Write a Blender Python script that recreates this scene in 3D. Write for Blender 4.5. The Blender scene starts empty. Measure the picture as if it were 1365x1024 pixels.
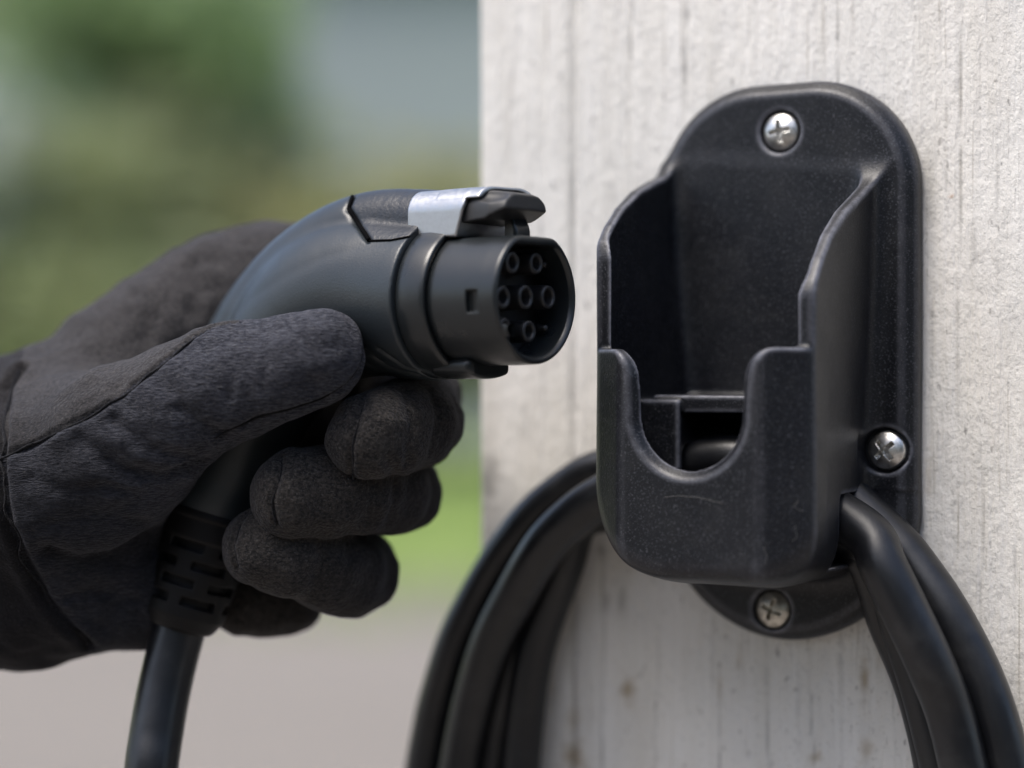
import bpy, bmesh, math, random
import numpy as np
from mathutils import Vector, Matrix
R = math.radians
rng = np.random.default_rng(7); random.seed(7)
C = bpy.context.scene.collection
scn = bpy.context.scene

# ---------------------------------------------------------------- camera, sky, sun, exposure
EYE = 1.2                                    # camera height above the ground
cam_d = bpy.data.cameras.new('camera'); cam = bpy.data.objects.new('camera', cam_d); C.objects.link(cam)
cam.location = (0, 0, EYE); cam.rotation_euler = (R(90), 0, 0)
cam_d.lens = 70; cam_d.sensor_width = 36; cam_d.clip_start = 0.05; cam_d.clip_end = 600
cam_d.dof.use_dof = True; cam_d.dof.focus_distance = 0.782; cam_d.dof.aperture_fstop = 2.3
cam_d.dof.aperture_blades = 0
scn.camera = cam
SUN_EL, SUN_AZ = 66, 232                     # azimuth measured clockwise from +Y: behind the camera, a little to its left
w = bpy.data.worlds.new("World"); scn.world = w; w.use_nodes = True
nt = w.node_tree; nt.nodes.clear()
sky = nt.nodes.new('ShaderNodeTexSky'); sky.sky_type = 'NISHITA'; sky.sun_disc = False
sky.sun_elevation = R(SUN_EL); sky.sun_rotation = R(SUN_AZ)
sky.air_density = 1.0; sky.dust_density = 3.5; sky.ozone_density = 1.0
bg = nt.nodes.new('ShaderNodeBackground'); bg.inputs[1].default_value = 0.12
wo = nt.nodes.new('ShaderNodeOutputWorld')
nt.links.new(sky.outputs[0], bg.inputs[0]); nt.links.new(bg.outputs[0], wo.inputs[0])
sun_d = bpy.data.lights.new('sun', 'SUN'); sun_d.energy = 1.4; sun_d.angle = R(30); sun_d.color = (1, .96, .9)
sun = bpy.data.objects.new('sun', sun_d); C.objects.link(sun)
sd = Vector((math.sin(R(SUN_AZ))*math.cos(R(SUN_EL)), math.cos(R(SUN_AZ))*math.cos(R(SUN_EL)), math.sin(R(SUN_EL))))
sun.rotation_euler = sd.to_track_quat('Z', 'Y').to_euler()
scn.view_settings.view_transform = 'Standard'; scn.view_settings.look = 'None'
scn.view_settings.exposure = 1.27; scn.view_settings.gamma = 1

# ---------------------------------------------------------------- measuring helpers (millimetres, origin at the camera)
FPX = 1365*70/36.0
def P(px, py, Y):
    """a point at depth Y metres; result in mm, z relative to eye height"""
    Y = Y*1000.0
    return np.array([(px-682.5)/FPX*Y, Y, (512-py)/FPX*Y])
def rpx(r, Y): return r*Y*1000.0/FPX
def to_px(V):
    return 682.5+V[:, 0]/V[:, 1]*FPX, 512-V[:, 2]/V[:, 1]*FPX

# ---------------------------------------------------------------- object helpers
def tag(o, label=None, cat=None, group=None, kind=None):
    if label: o['label'] = label
    if cat: o['category'] = cat
    if group: o['group'] = group
    if kind: o['kind'] = kind
    return o
def empty(name, loc, label=None, cat=None, group=None):
    o = bpy.data.objects.new(name, None); C.objects.link(o); o.location = loc
    o.empty_display_size = .02
    return tag(o, label, cat, group)
def world_loc(o):
    l = Vector(o.location)
    while o.parent is not None:
        if o.parent_type and o.matrix_parent_inverse == Matrix.Identity(4): l = l + Vector(o.parent.location)
        o = o.parent
    return l
def mesh_obj(name, V, F, mat, parent=None, mm=True, smooth=True, normals=None):
    V = np.asarray(V, dtype=np.float64)
    if mm: V = V*0.001 + np.array([0, 0, EYE])
    me = bpy.data.meshes.new(name)
    F = np.asarray(F) if not isinstance(F, list) else F
    if isinstance(F, np.ndarray):
        n = len(F); k = F.shape[1]
        me.vertices.add(len(V)); me.vertices.foreach_set('co', V.astype(np.float32).ravel())
        me.loops.add(n*k); me.loops.foreach_set('vertex_index', F.astype(np.int32).ravel())
        me.polygons.add(n)
        me.polygons.foreach_set('loop_start', np.arange(0, n*k, k, dtype=np.int32))
        me.polygons.foreach_set('loop_total', np.full(n, k, dtype=np.int32))
        me.update(calc_edges=True)
    else:
        me.from_pydata(V.tolist(), [], F); me.update()
    me.validate()
    if smooth: me.polygons.foreach_set('use_smooth', [True]*len(me.polygons))
    if normals is not None and len(me.vertices) == len(normals):
        me.normals_split_custom_set_from_vertices(normals.tolist())
    me.materials.append(mat)
    o = bpy.data.objects.new(name, me); C.objects.link(o)
    if parent is not None:
        o.parent = parent; o.matrix_parent_inverse = parent_world(parent).inverted()
    return o
def parent_world(o):
    m = Matrix.LocRotScale(o.location, o.rotation_euler, o.scale)
    if o.parent is not None: m = parent_world(o.parent) @ o.matrix_parent_inverse @ m
    return m

# ---------------------------------------------------------------- noise in numpy
def _h(i, j, k):
    n = (i*374761393 + j*668265263 + k*2147483647 + 1013) & 0xffffffff
    n = ((n ^ (n >> 13))*1274126177) & 0xffffffff
    return ((n ^ (n >> 16)) & 0xffff)/65535.0*2-1
def noise(Pn, s):
    Q = Pn/s; I = np.floor(Q).astype(np.int64); f = Q-I; f = f*f*(3-2*f); out = 0
    for a in (0, 1):
        for b in (0, 1):
            for c in (0, 1):
                wgt = (f[:, 0] if a else 1-f[:, 0])*(f[:, 1] if b else 1-f[:, 1])*(f[:, 2] if c else 1-f[:, 2])
                out = out + wgt*_h(I[:, 0]+a, I[:, 1]+b, I[:, 2]+c)
    return out

# ---------------------------------------------------------------- signed distance toolkit
def smin(a, b, k):
    if k <= 0: return np.minimum(a, b)
    h = np.clip(k-np.abs(a-b), 0, None)/k
    return np.minimum(a, b)-h*h*k*.25
def smax(a, b, k): return -smin(-a, -b, k)
def seg(Pn, a, b, ra, rb):
    a = np.asarray(a, float); ba = np.asarray(b, float)-a; pa = Pn-a
    t = np.clip(pa@ba/max(ba@ba, 1e-9), 0, 1)
    d = pa-t[:, None]*ba
    return np.sqrt((d*d).sum(1))-(ra+(rb-ra)*t)
def chain(Pn, pts, k=3.0):
    c = np.array([p for p, r in pts]); rm = max(r for p, r in pts)
    lo = c.min(0)-rm; hi = c.max(0)+rm
    g = np.maximum(np.maximum(lo-Pn, Pn-hi), 0); bb = np.sqrt((g*g).sum(1))
    sel = bb < 26
    if not sel.all():
        out = bb.copy()
        if sel.any(): out[sel] = chain_all(Pn[sel], pts, k)
        return out
    return chain_all(Pn, pts, k)
def chain_all(Pn, pts, k=3.0):
    d = None
    for (a, ra), (b, rb) in zip(pts[:-1], pts[1:]):
        e = seg(Pn, a, b, ra, rb)
        d = e if d is None else smin(d, e, k)
    return d
def catmull(pts, n):
    """resample a list of vectors smoothly, n steps per span"""
    pts = [np.asarray(p, float) for p in pts]
    q = [2*pts[0]-pts[1]]+pts+[2*pts[-1]-pts[-2]]; out = []
    for i in range(1, len(q)-2):
        for t in np.arange(n)/n:
            out.append(.5*((2*q[i])+(-q[i-1]+q[i+1])*t+(2*q[i-1]-5*q[i]+4*q[i+1]-q[i+2])*t*t+(-q[i-1]+3*q[i]-3*q[i+1]+q[i+2])*t**3))
    out.append(pts[-1]); return np.array(out)
def smooth_chain(spec, n=3):
    """spec: (px, py, Y, r_px) -> list of ((x,y,z), r)"""
    raw = [np.append(P(a, b, Y), rpx(r, Y)) for a, b, Y, r in spec]
    return [(q[:3], q[3]) for q in catmull(raw, n)]
def box(q, c, h, r=0.0):
    d = np.abs(q-np.asarray(c))-(np.asarray(h)-r)
    return np.sqrt((np.maximum(d, 0)**2).sum(1))+np.minimum(d.max(1), 0)-r
def surface(f, lo, hi, h):
    lo = np.asarray(lo, float); B = 4
    nb = np.ceil((np.asarray(hi)-lo)/(h*B)).astype(int)+1
    g = [lo[i]+(np.arange(nb[i])+.5-.5/B)*h*B for i in range(3)]
    cc = np.stack(np.meshgrid(*g, indexing='ij'), -1).reshape(-1, 3)
    cv = np.concatenate([f(c) for c in np.array_split(cc, max(1, len(cc)//300000))]).reshape(nb)
    act = np.abs(cv) < (B*h*.87+h)*1.35
    V = np.repeat(np.repeat(np.repeat(np.where(cv < 0, -1e3, 1e3).astype(np.float32), B, 0), B, 1), B, 2)
    A = np.repeat(np.repeat(np.repeat(act, B, 0), B, 1), B, 2)
    idx = np.argwhere(A)
    vals = np.concatenate([f(lo+c*h) for c in np.array_split(idx, max(1, len(idx)//300000))])
    V[idx[:, 0], idx[:, 1], idx[:, 2]] = vals
    s = V < 0; n = np.array(V.shape)-1
    cnt = np.zeros(n, np.int8)
    for a in (0, 1):
        for b in (0, 1):
            for c in (0, 1): cnt += s[a:n[0]+a, b:n[1]+b, c:n[2]+c]
    cell = np.argwhere((cnt > 0) & (cnt < 8))
    cid = np.full(n, -1, np.int64); cid[cell[:, 0], cell[:, 1], cell[:, 2]] = np.arange(len(cell))
    acc = np.zeros((len(cell), 3)); num = np.zeros(len(cell))
    for ax in range(3):
        o1, o2 = [i for i in range(3) if i != ax]
        for a in (0, 1):
            for b in (0, 1):
                p = cell.copy(); p[:, o1] += a; p[:, o2] += b; q = p.copy(); q[:, ax] += 1
                v0 = V[p[:, 0], p[:, 1], p[:, 2]]; v1 = V[q[:, 0], q[:, 1], q[:, 2]]
                m = (v0 < 0) != (v1 < 0); t = np.where(m, v0/np.where(m, v0-v1, 1), 0)
                pt = p.astype(float); pt[:, ax] += t
                acc[m] += pt[m]; num[m] += 1
    X = lo+acc/num[:, None]*h
    quads = []
    for ax in range(3):
        o1, o2 = [(1, 2), (2, 0), (0, 1)][ax]
        sl0 = [slice(None)]*3; sl1 = [slice(None)]*3; sl0[ax] = slice(0, -1); sl1[ax] = slice(1, None)
        s0 = s[tuple(sl0)]; s1 = s[tuple(sl1)]
        e = np.argwhere(s0 != s1)
        e = e[(e[:, o1] > 0) & (e[:, o2] > 0) & (e[:, o1] < n[o1]) & (e[:, o2] < n[o2])]
        ins = s0[e[:, 0], e[:, 1], e[:, 2]]
        def at(da, db):
            p = e.copy(); p[:, o1] -= da; p[:, o2] -= db
            return cid[p[:, 0], p[:, 1], p[:, 2]]
        q = np.stack([at(1, 1), at(0, 1), at(0, 0), at(1, 0)], 1)
        q[~ins] = q[~ins][:, ::-1]; quads.append(q)
    Fq = np.concatenate(quads); Fq = Fq[(Fq >= 0).all(1)]
    for _ in range(2):
        d = f(X); G = grad(f, X, h*.5)
        X = X-np.clip(d, -h*.6, h*.6)[:, None]*G
    return X, Fq
def grad(f, X, e):
    G = np.stack([f(X+np.eye(3)[i]*e)-f(X-np.eye(3)[i]*e) for i in range(3)], 1)
    return G/np.maximum(np.linalg.norm(G, axis=1), 1e-9)[:, None]
def vnormals(X, F):
    n = np.cross(X[F[:, 2]]-X[F[:, 0]], X[F[:, 3]]-X[F[:, 1]])
    N = np.zeros_like(X)
    for i in range(4): np.add.at(N, F[:, i], n)
    return N/np.maximum(np.linalg.norm(N, axis=1), 1e-12)[:, None]
def relax(X, F, it=1, lam=.5):
    for _ in range(it):
        S = np.zeros_like(X); c = np.zeros(len(X))
        for i in range(4):
            a, b = F[:, i], F[:, (i+1) % 4]
            np.add.at(S, a, X[b]); np.add.at(c, a, 1)
        X = X+lam*(S/np.maximum(c, 1)[:, None]-X)
    return X
def hit(f, px, py, y0=600.0, y1=1000.0):
    """where the sight line through a point of the view meets the surface"""
    d = P(px, py, 1.0)/1000.0; y = y0
    for _ in range(200):
        v = float(f((d*y)[None, :])[0])
        if v < .05: return d*y
        y += max(v*.8, .05)
        if y > y1: return None
    return d*y
def trace(f, pts, step=6):
    pts = np.asarray(pts, float); q = []
    for a, b in zip(pts[:-1], pts[1:]):
        n = max(1, int(np.hypot(*(b-a))/step)); q += [a+(b-a)*t for t in np.arange(n)/n]
    q.append(pts[-1]); D = np.array([P(a, b, 1.0)/1000.0 for a, b in q]); y = np.full(len(q), 700.0)
    for _ in range(45):
        v = f(D*y[:, None]); y = np.where(v > .04, y+np.maximum(v*.85, .04), y)
        if (v <= .04).all() or y.min() > 1000: break
    return [d*t for d, t in zip(D, y) if t < 950]
def dist_line(X, pl):
    d = np.full(len(X), 1e3); pa = np.array(pl)
    sel = np.where(((X > pa.min(0)-14) & (X < pa.max(0)+14)).all(1))[0]
    if len(sel) == 0: return d
    Xs = X[sel]; e = np.full(len(sel), 1e3)
    for a, b in zip(pl[:-1], pl[1:]):
        if np.linalg.norm(b-a) > 12: continue
        e = np.minimum(e, seg(Xs, a, b, 0, 0))
    d[sel] = e
    return d
def split(name_mats, X, F, lab, N, parent, painted_light=None):
    """one mesh object per face label, sharing the smooth normals of the whole skin"""
    out = {}
    for key, (name, mat) in name_mats.items():
        f = F[lab == key]
        if len(f) == 0: continue
        u, inv = np.unique(f, return_inverse=True)
        out[key] = o = mesh_obj(name, X[u], inv.reshape(f.shape), mat, parent, normals=N[u])
        if painted_light is not None:
            at_ = o.data.attributes.new('painted_light', 'FLOAT', 'POINT'); at_.data.foreach_set('value', painted_light[u].astype(np.float32))
    return out

# ---------------------------------------------------------------- swept and turned shapes
def tube(path, rad, ns=28, closed=False, cap=True, wob=None):
    Pth = np.asarray(path, float); n = len(Pth)
    T = (np.roll(Pth, -1, 0)-np.roll(Pth, 1, 0)) if closed else np.gradient(Pth, axis=0)
    T /= np.linalg.norm(T, axis=1)[:, None]
    up = np.array([0, 1., 0]); V = []
    u = np.cross(T[0], up); u /= np.linalg.norm(u)
    rad = np.full(n, rad) if np.isscalar(rad) else np.asarray(rad)
    an = np.linspace(0, 2*np.pi, ns, endpoint=False)
    for i in range(n):
        u = u-T[i]*(u@T[i]); u /= np.linalg.norm(u); v = np.cross(T[i], u)
        V.append(Pth[i]+rad[i]*(np.cos(an)[:, None]*u+np.sin(an)[:, None]*v))
    V = np.concatenate(V); F = []
    m = n if closed else n-1
    for i in range(m):
        for j in range(ns):
            a = i*ns+j; b = i*ns+(j+1) % ns; c = ((i+1) % n)*ns+(j+1) % ns; d = ((i+1) % n)*ns+j
            F.append((a, b, c, d))
    if cap and not closed: F.append(tuple(range(ns))[::-1]); F.append(tuple(range((n-1)*ns, n*ns)))
    return V, F
def lathe(prof, frame, rfun=None, ns=96):
    """prof: (along, radius) list; frame: (origin, axis, side, up)"""
    O, A, S, T = frame; an = np.linspace(0, 2*np.pi, ns, endpoint=False); V = []; F = []
    for al, r in prof:
        rr = np.full(ns, r, float) if rfun is None else rfun(an, r)
        V.append(O+A*al+(rr*np.cos(an))[:, None]*S+(rr*np.sin(an))[:, None]*T)
    for i in range(len(prof)-1):
        for j in range(ns):
            F.append((i*ns+j, i*ns+(j+1) % ns, (i+1)*ns+(j+1) % ns, (i+1)*ns+j))
    return np.concatenate(V), F

# ---------------------------------------------------------------- materials
def new_mat(name):
    m = bpy.data.materials.new(name); m.use_nodes = True; t = m.node_tree
    b = t.nodes['Principled BSDF']; return m, t, b
def nd(t, typ, **kw):
    n = t.nodes.new(typ)
    for k, v in kw.items():
        if k in n.inputs: n.inputs[k].default_value = v
        else: setattr(n, k, v)
    return n
def coords(t, scale=(1, 1, 1), rot=(0, 0, 0), kind='Object'):
    tc = t.nodes.new('ShaderNodeTexCoord'); mp = t.nodes.new('ShaderNodeMapping')
    mp.inputs['Scale'].default_value = scale; mp.inputs['Rotation'].default_value = rot
    t.links.new(tc.outputs[kind], mp.inputs[0]); return mp.outputs[0]
def ramp(t, fac, stops):
    r = t.nodes.new('ShaderNodeValToRGB'); e = r.color_ramp.elements
    while len(e) < len(stops): e.new(.5)
    for el, (p, c) in zip(e, stops):
        el.position = p; el.color = (c if hasattr(c, '__len__') else (c, c, c))[:3]+(1,) if hasattr(c, '__len__') else (c, c, c, 1)
    t.links.new(fac, r.inputs[0]); return r.outputs[0]
def mixc(t, fac, a, b, mode='MIX'):
    m = t.nodes.new('ShaderNodeMix'); m.data_type = 'RGBA'; m.blend_type = mode
    for sock, v in ((m.inputs['Factor'], fac), (m.inputs[6], a), (m.inputs[7], b)):
        if hasattr(v, 'is_output') or isinstance(v, bpy.types.NodeSocket): t.links.new(v, sock)
        else: sock.default_value = v if not hasattr(v, '__len__') else tuple(v)[:3]+(1,)
    return m.outputs[2]
def bump(t, b, hts):
    prev = None
    for h, strength, dist in hts:
        bp = t.nodes.new('ShaderNodeBump'); bp.inputs['Strength'].default_value = strength
        bp.inputs['Distance'].default_value = dist
        t.links.new(h, bp.inputs['Height'])
        if prev is not None: t.links.new(prev, bp.inputs['Normal'])
        prev = bp.outputs[0]
    t.links.new(prev, b.inputs['Normal'])
def tex(t, co, scale, detail=3, rough=.6, typ='noise'):
    if typ == 'noise':
        n = nd(t, 'ShaderNodeTexNoise', Scale=scale, Detail=detail, Roughness=rough)
    else:
        n = nd(t, 'ShaderNodeTexVoronoi', Scale=scale)
    t.links.new(co, n.inputs['Vector']); return n.outputs[0]

def plastic(name, col, col2, rough, grain=900, gstr=.25, speck=.5, dust=.0, edge=0, spec=.5):
    m, t, b = new_mat(name); co = coords(t)
    big = tex(t, co, 22, 4, .6); c = mixc(t, ramp(t, big, [(.35, 0.), (.7, 1.)]), col, col2)
    sp = tex(t, co, 1500, 1, .5, 'noise')
    c = mixc(t, ramp(t, sp, [(.70-.1*speck, 0.), (.80-.08*speck, .35*speck)]), c, (.12, .125, .14))
    if dust:
        du = tex(t, co, 60, 5, .7); c = mixc(t, ramp(t, du, [(.5, 0.), (.8, dust)]), c, (.07, .07, .068))
    if edge:
        ge = t.nodes.new('ShaderNodeNewGeometry'); mm = t.nodes.new('ShaderNodeMath'); mm.operation = 'MULTIPLY'
        t.links.new(ramp(t, ge.outputs['Pointiness'], [(.503, 0.), (.54, edge)]), mm.inputs[0]); t.links.new(ramp(t, tex(t, co, 260, 4, .7), [(.3, .35), (.65, 1.)]), mm.inputs[1])
        c = mixc(t, mm.outputs[0], c, (.17, .175, .205))  # rubbed edges, with the sky highlight on the lips also put into the colour
    t.links.new(c, b.inputs['Base Color'])
    rg = tex(t, co, 40, 3); t.links.new(ramp(t, rg, [(.3, rough-.05), (.7, rough+.08)]), b.inputs['Roughness'])
    b.inputs['Specular IOR Level'].default_value = spec
    bump(t, b, [(tex(t, co, grain, 2, .6), gstr, .0003), (tex(t, co, 45, 3), .08, .002)])
    return m
M = {}
M['holder'] = plastic('moulded_black_plastic', (.0040, .0046, .0066), (.0062, .0069, .0096), .38, 1100, .45, 1.1, .14, .9, .36)
M['handle'] = plastic('grained_handle_plastic', (.018, .023, .027), (.024, .030, .034), .36, 1300, .3, .2)
M['smooth'] = plastic('smooth_black_plastic', (.010, .0125, .014), (.013, .0155, .0175), .30, 1500, .10, .2)
M['lever'] = plastic('dull_lever_plastic', (.022, .022, .023), (.03, .03, .03), .5, 1500, .2, .2)
M['leather'] = plastic('leather_grain_panel', (.010, .012, .015), (.013, .015, .019), .40, 520, .9, .2)
M['deep'] = plastic('dark_insert_plastic', (.004, .004, .0045), (.006, .006, .007), .45, 1500, .1, .0)
M['lint'] = plastic('pale_lint', (.07, .07, .07), (.09, .09, .09), .8, 1500, .1, .0)
M['void'] = plastic('black_gap_filler', (.0015, .0015, .002), (.002, .002, .002), .9, 1500, .1, .0, 0, 0, .05)
M['sleeve'] = plastic('grey_contact_plastic', (.012, .012, .013), (.016, .016, .017), .42, 1500, .1, .0)
M['cable'] = plastic('black_rubber_cable', (.0045, .005, .0065), (.0065, .007, .009), .34, 700, .15, .15, .25)
M['boot'] = plastic('soft_rubber_boot', (.003, .003, .0035), (.004, .004, .0045), .55, 1200, .2, .0, 0, 0, .25)

def metal(name, col, rough, stain):
    m, t, b = new_mat(name); co = coords(t)
    n = tex(t, co, 350, 4, .7); c = mixc(t, ramp(t, n, [(.42, 0.), (.7, stain)]), col, (.16, .14, .11))
    t.links.new(c, b.inputs['Base Color']); b.inputs['Metallic'].default_value = 1
    t.links.new(ramp(t, tex(t, co, 500, 3), [(.3, rough-.06), (.7, rough+.12)]), b.inputs['Roughness'])
    bump(t, b, [(tex(t, co, 900, 2), .15, .0002)]); return m
M['screw'] = metal('dull_screw_steel', (.74, .73, .70), .34, .6)
M['screw_old'] = metal('rusty_screw_steel', (.66, .63, .56), .38, .8)
M['silver'] = metal('brushed_silver_latch', (.45, .455, .465), .38, .12)
M['brass'] = metal('dull_contact_metal', (.40, .39, .36), .35, .3)

def fabric(name, c1, c2, kx, knit=1.0, scale=(1, 1, 1), rot=(0, 0, 0), fade=(.06, .055, .05)):
    m, t, b = new_mat(name); co = coords(t); cs = coords(t, scale, rot)
    big = tex(t, co, 30, 5, .65)
    c = mixc(t, ramp(t, big, [(.35, 0.), (.68, 1.)]), c1, c2)
    th = tex(t, cs, kx, 2, .7)
    c = mixc(t, ramp(t, th, [(.38, 0.), (.70, .8)]), c, fade)
    c = mixc(t, ramp(t, tex(t, co, 1300, 1), [(.60, 0.), (.72, .4)]), c, (.12, .115, .11))
    wa = nd(t, 'ShaderNodeAttribute', attribute_name='painted_light')
    c = mixc(t, ramp(t, wa.outputs['Fac'], [(0, .62), (.9, 0.)]), c, (.0035, .0035, .0042))  # shade of the downward palm mixed into the cloth colour
    t.links.new(c, b.inputs['Base Color'])
    b.inputs['Roughness'].default_value = .95; b.inputs['Specular IOR Level'].default_value = .15
    b.inputs['Sheen Weight'].default_value = .10; b.inputs['Sheen Roughness'].default_value = .45
    b.inputs['Sheen Tint'].default_value = (.8, .8, .9, 1)
    bump(t, b, [(th, knit, .0016), (tex(t, co, 110, 4), .35, .0015)])
    return m
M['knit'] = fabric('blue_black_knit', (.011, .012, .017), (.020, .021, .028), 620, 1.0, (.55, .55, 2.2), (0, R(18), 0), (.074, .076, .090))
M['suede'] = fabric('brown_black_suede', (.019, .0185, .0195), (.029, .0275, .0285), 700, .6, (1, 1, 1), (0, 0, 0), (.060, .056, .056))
M['tips'] = fabric('grey_suede', (.008, .008, .0085), (.017, .016, .0155), 640, .8, (1, 1, 1.3), (0, R(-10), 0), (.056, .049, .043))
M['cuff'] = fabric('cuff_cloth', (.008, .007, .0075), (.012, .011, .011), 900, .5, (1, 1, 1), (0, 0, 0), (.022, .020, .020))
M['fuzz'], _t, _b = new_mat('grey_fuzz'); _b.inputs['Base Color'].default_value = (.05, .05, .056, 1); _b.inputs['Roughness'].default_value = 1; _b.inputs['Specular IOR Level'].default_value = .1
M['thread'] = fabric('seam_thread', (.008, .008, .010), (.012, .012, .014), 900, .6, (1, 1, 1), (0, 0, 0), (.02, .02, .02))

# ================================================================ THE POST
TH = R(30); WO = np.array([114.6, 834.5, 9.4])           # middle of the holder's plate on the post's face
WT = np.array([math.cos(TH), -math.sin(TH), 0]); WN = np.array([-math.sin(TH), -math.cos(TH), 0]); WU = np.array([0, 0, 1.])
def wall_pt(u, v, wz): return WO+np.outer(np.atleast_1d(u), WT)+np.outer(np.atleast_1d(v), WN)+np.outer(np.atleast_1d(wz), WU)
def to_wall(X): Q = X-WO; return np.stack([Q@WT, Q@WN, Q@WU], 1)
def on_wall(px, py, v):
    d = P(px, py, 1.0)/1000.0; t = (WO@WN+v)/(d@WN); return d*t
def build_post():
    us = np.linspace(-150, 150, 261)
    ws = np.concatenate([np.linspace(-1209.4, -215, 12), np.linspace(-210, 215, 380), np.linspace(230, 900, 8)])
    U, W = np.meshgrid(us, ws); u = U.ravel(); wv = W.ravel()
    Pn = np.stack([u, wv*.0, wv], 1)
    hgt = .28*noise(np.stack([u*1.0, wv*.06, wv*0+3], 1), 5)+.22*noise(np.stack([u, wv*.1, wv*0+9], 1), 2.4)
    hgt += .25*noise(np.stack([u, wv*.5, wv*0], 1), 14)+.5*noise(np.stack([u, wv*.3, wv*0+4], 1), 60)
    crack = np.zeros(len(u))
    # old drying cracks under the paint
    for cu, c0, c1, dep, wd in ((-101.5, -400, 400, 2.0, 1.3), (-87, -300, -60, .8, .7), (22, 60, 300, .5, .5), (-60, -230, -110, .6, .6), (74, -30, 140, .5, .5), (-30, -230, -120, .5, .5), (57, -240, -130, .7, .6), (68, 60, 110, .6, .5), (83, -110, -20, .6, .5), (90, 20, 90, .5, .45), (96, -230, -60, .6, .5), (-118, -60, 80, .6, .6), (-45, 100, 240, .4, .5), (12, -230, -125, .6, .5), (-8, -230, -140, .5, .5), (79, 150, 240, .5, .45), (-72, 60, 200, .4, .5), (35, -240, -128, .6, .5), (64, -10, 40, .6, .5)):
        cx = cu+1.6*noise(np.stack([wv, wv*0, wv*0+cu], 1), 60)+.5*noise(np.stack([wv, wv*0, wv*0+cu+7], 1), 9)
        gate = np.clip((wv-c0)/20, 0, 1)*np.clip((c1-wv)/20, 0, 1)*(.62+.38*noise(np.stack([wv, wv*0+cu, wv*0], 1), 35))
        hgt -= dep*gate*np.exp(-((u-cx)/wd)**2)
        crack = np.maximum(crack, gate*.75*np.exp(-((u-cx)/(wd*.8))**2))
    edge = np.minimum(u+150, 150-u)
    hgt -= 2.5*np.clip(1-edge/3.0, 0, 1)**2
    V = wall_pt(u, hgt, wv)
    nu, nw = len(us), len(ws)
    i = np.arange(nw-1)[:, None]*nu+np.arange(nu-1)[None, :]
    F = np.stack([i, i+1, i+nu+1, i+nu], -1).reshape(-1, 4)
    # stains: (u, w, half width, half height, which)
    st = np.zeros((len(u), 3))
    st[:, 2] = crack
    def blob(px, py, su, sw, ch, amt):
        q = to_wall(on_wall(px, py, 0)[None, :])[0]
        wob = 1+.5*noise(np.stack([u, wv, wv*0+px], 1), 2.5)
        st[:, ch] = np.maximum(st[:, ch], amt*np.exp(-(((u-q[0])/su)**2+((wv-q[2])/sw)**2)*wob**2))
    for a in [(1208, 905, 1.6, 9, 0, 0.95), (1205, 925, 1.0, 7, 0, 0.81), (1153, 905, 1.6, 7, 1, 0.81), (1172, 835, 1.2, 12, 1, 0.47), (837, 918, 2.6, 4, 1, 0.95),
              (765, 1010, 5, 6, 1, 0.94), (764, 960, 3, 5, 1, 0.54), (802, 735, 2.2, 3, 2, .6), (829, 800, 2, 5, 2, .5), (808, 800, 2, 4, 2, .45), (650, 640, 4, 10, 2, .6),
              (657, 625, 3, 6, 2, .5), (985, 880, 1, 5, 1, 0.47), (1232, 235, 1.5, 9, 2, .35), (1238, 640, 1, 8, 1, 0.41), (1240, 250, 2.2, 14, 2, .3), (1298, 330, 1.2, 9, 2, .4), (1268, 262, .9, .7, 0, 0.81),
              (1272, 670, .6, .6, 2, .9), (1275, 118, .8, .6, 2, .9), (1327, 109, .7, .5, 2, .8), (1320, 475, .7, .5, 2, .8), (960, 915, 1.2, 6, 1, 0.41), (1087, 1010, 3, 2, 1, 0.68), (700, 560, 4, 10, 2, .2),
              (760, 300, 1.6, 60, 2, .28), (762, 90, 2.0, 40, 2, .30), (760, 520, 2.5, 30, 2, .25), (1120, 880, .8, 16, 2, .25), (950, 880, .8, 20, 2, .2), (1063, 940, .7, 18, 2, .22),
              (1155, 1000, 2.5, 4, 1, 0.54), (1022, 900, .7, 12, 2, .25)]: blob(*a)
    # back and side faces close the post
    d = 200.0; o0 = len(V)
    cor = [wall_pt(s*150, (-d if k else -3.0), z)[0] for z in (ws[0], ws[-1]) for k in (0, 1) for s in (-1, 1)]
    V = np.concatenate([V, np.array(cor)]); st = np.concatenate([st, np.zeros((8, 3))])
    F2 = [(o0+0, o0+4, o0+6, o0+2), (o0+1, o0+3, o0+7, o0+5), (o0+2, o0+6, o0+7, o0+3), (o0+4, o0+5, o0+7, o0+6)]
    F = np.concatenate([F, np.array(F2)])
    m, t, b = new_mat('weathered_white_paint')
    cs = coords(t, (1, 1, .07), (0, 0, -TH)); co = coords(t)
    streak = tex(t, cs, 85, 5, .65); fine = tex(t, co, 420, 3, .7); blot = tex(t, co, 9, 4, .6)
    col = mixc(t, ramp(t, streak, [(.32, 0.), (.72, 1.)]), (.655, .635, .59), (.75, .735, .705))
    col = mixc(t, ramp(t, blot, [(.35, .0), (.7, .45)]), col, (.56, .55, .52))
    col = mixc(t, ramp(t, fine, [(.30, .45), (.42, 0.)]), col, (.36, .35, .33))
    pit = tex(t, coords(t, (1, 1, .45), (0, 0, -TH)), 330, 2, .5)
    col = mixc(t, ramp(t, pit, [(.68, 0.), (.75, .6)]), col, (.20, .19, .18))
    thin = tex(t, coords(t, (1, 1, .035), (0, 0, -TH)), 330, 3, .6)
    col = mixc(t, ramp(t, thin, [(.63, 0.), (.74, .75)]), col, (.33, .30, .26))
    at = nd(t, 'ShaderNodeAttribute', attribute_name='stain'); sx = nd(t, 'ShaderNodeSeparateColor')
    t.links.new(at.outputs['Color'], sx.inputs[0])
    col = mixc(t, sx.outputs[0], col, (.42, .20, .08)); col = mixc(t, sx.outputs[1], col, (.33, .26, .17)); col = mixc(t, sx.outputs[2], col, (.17, .165, .155))
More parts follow.
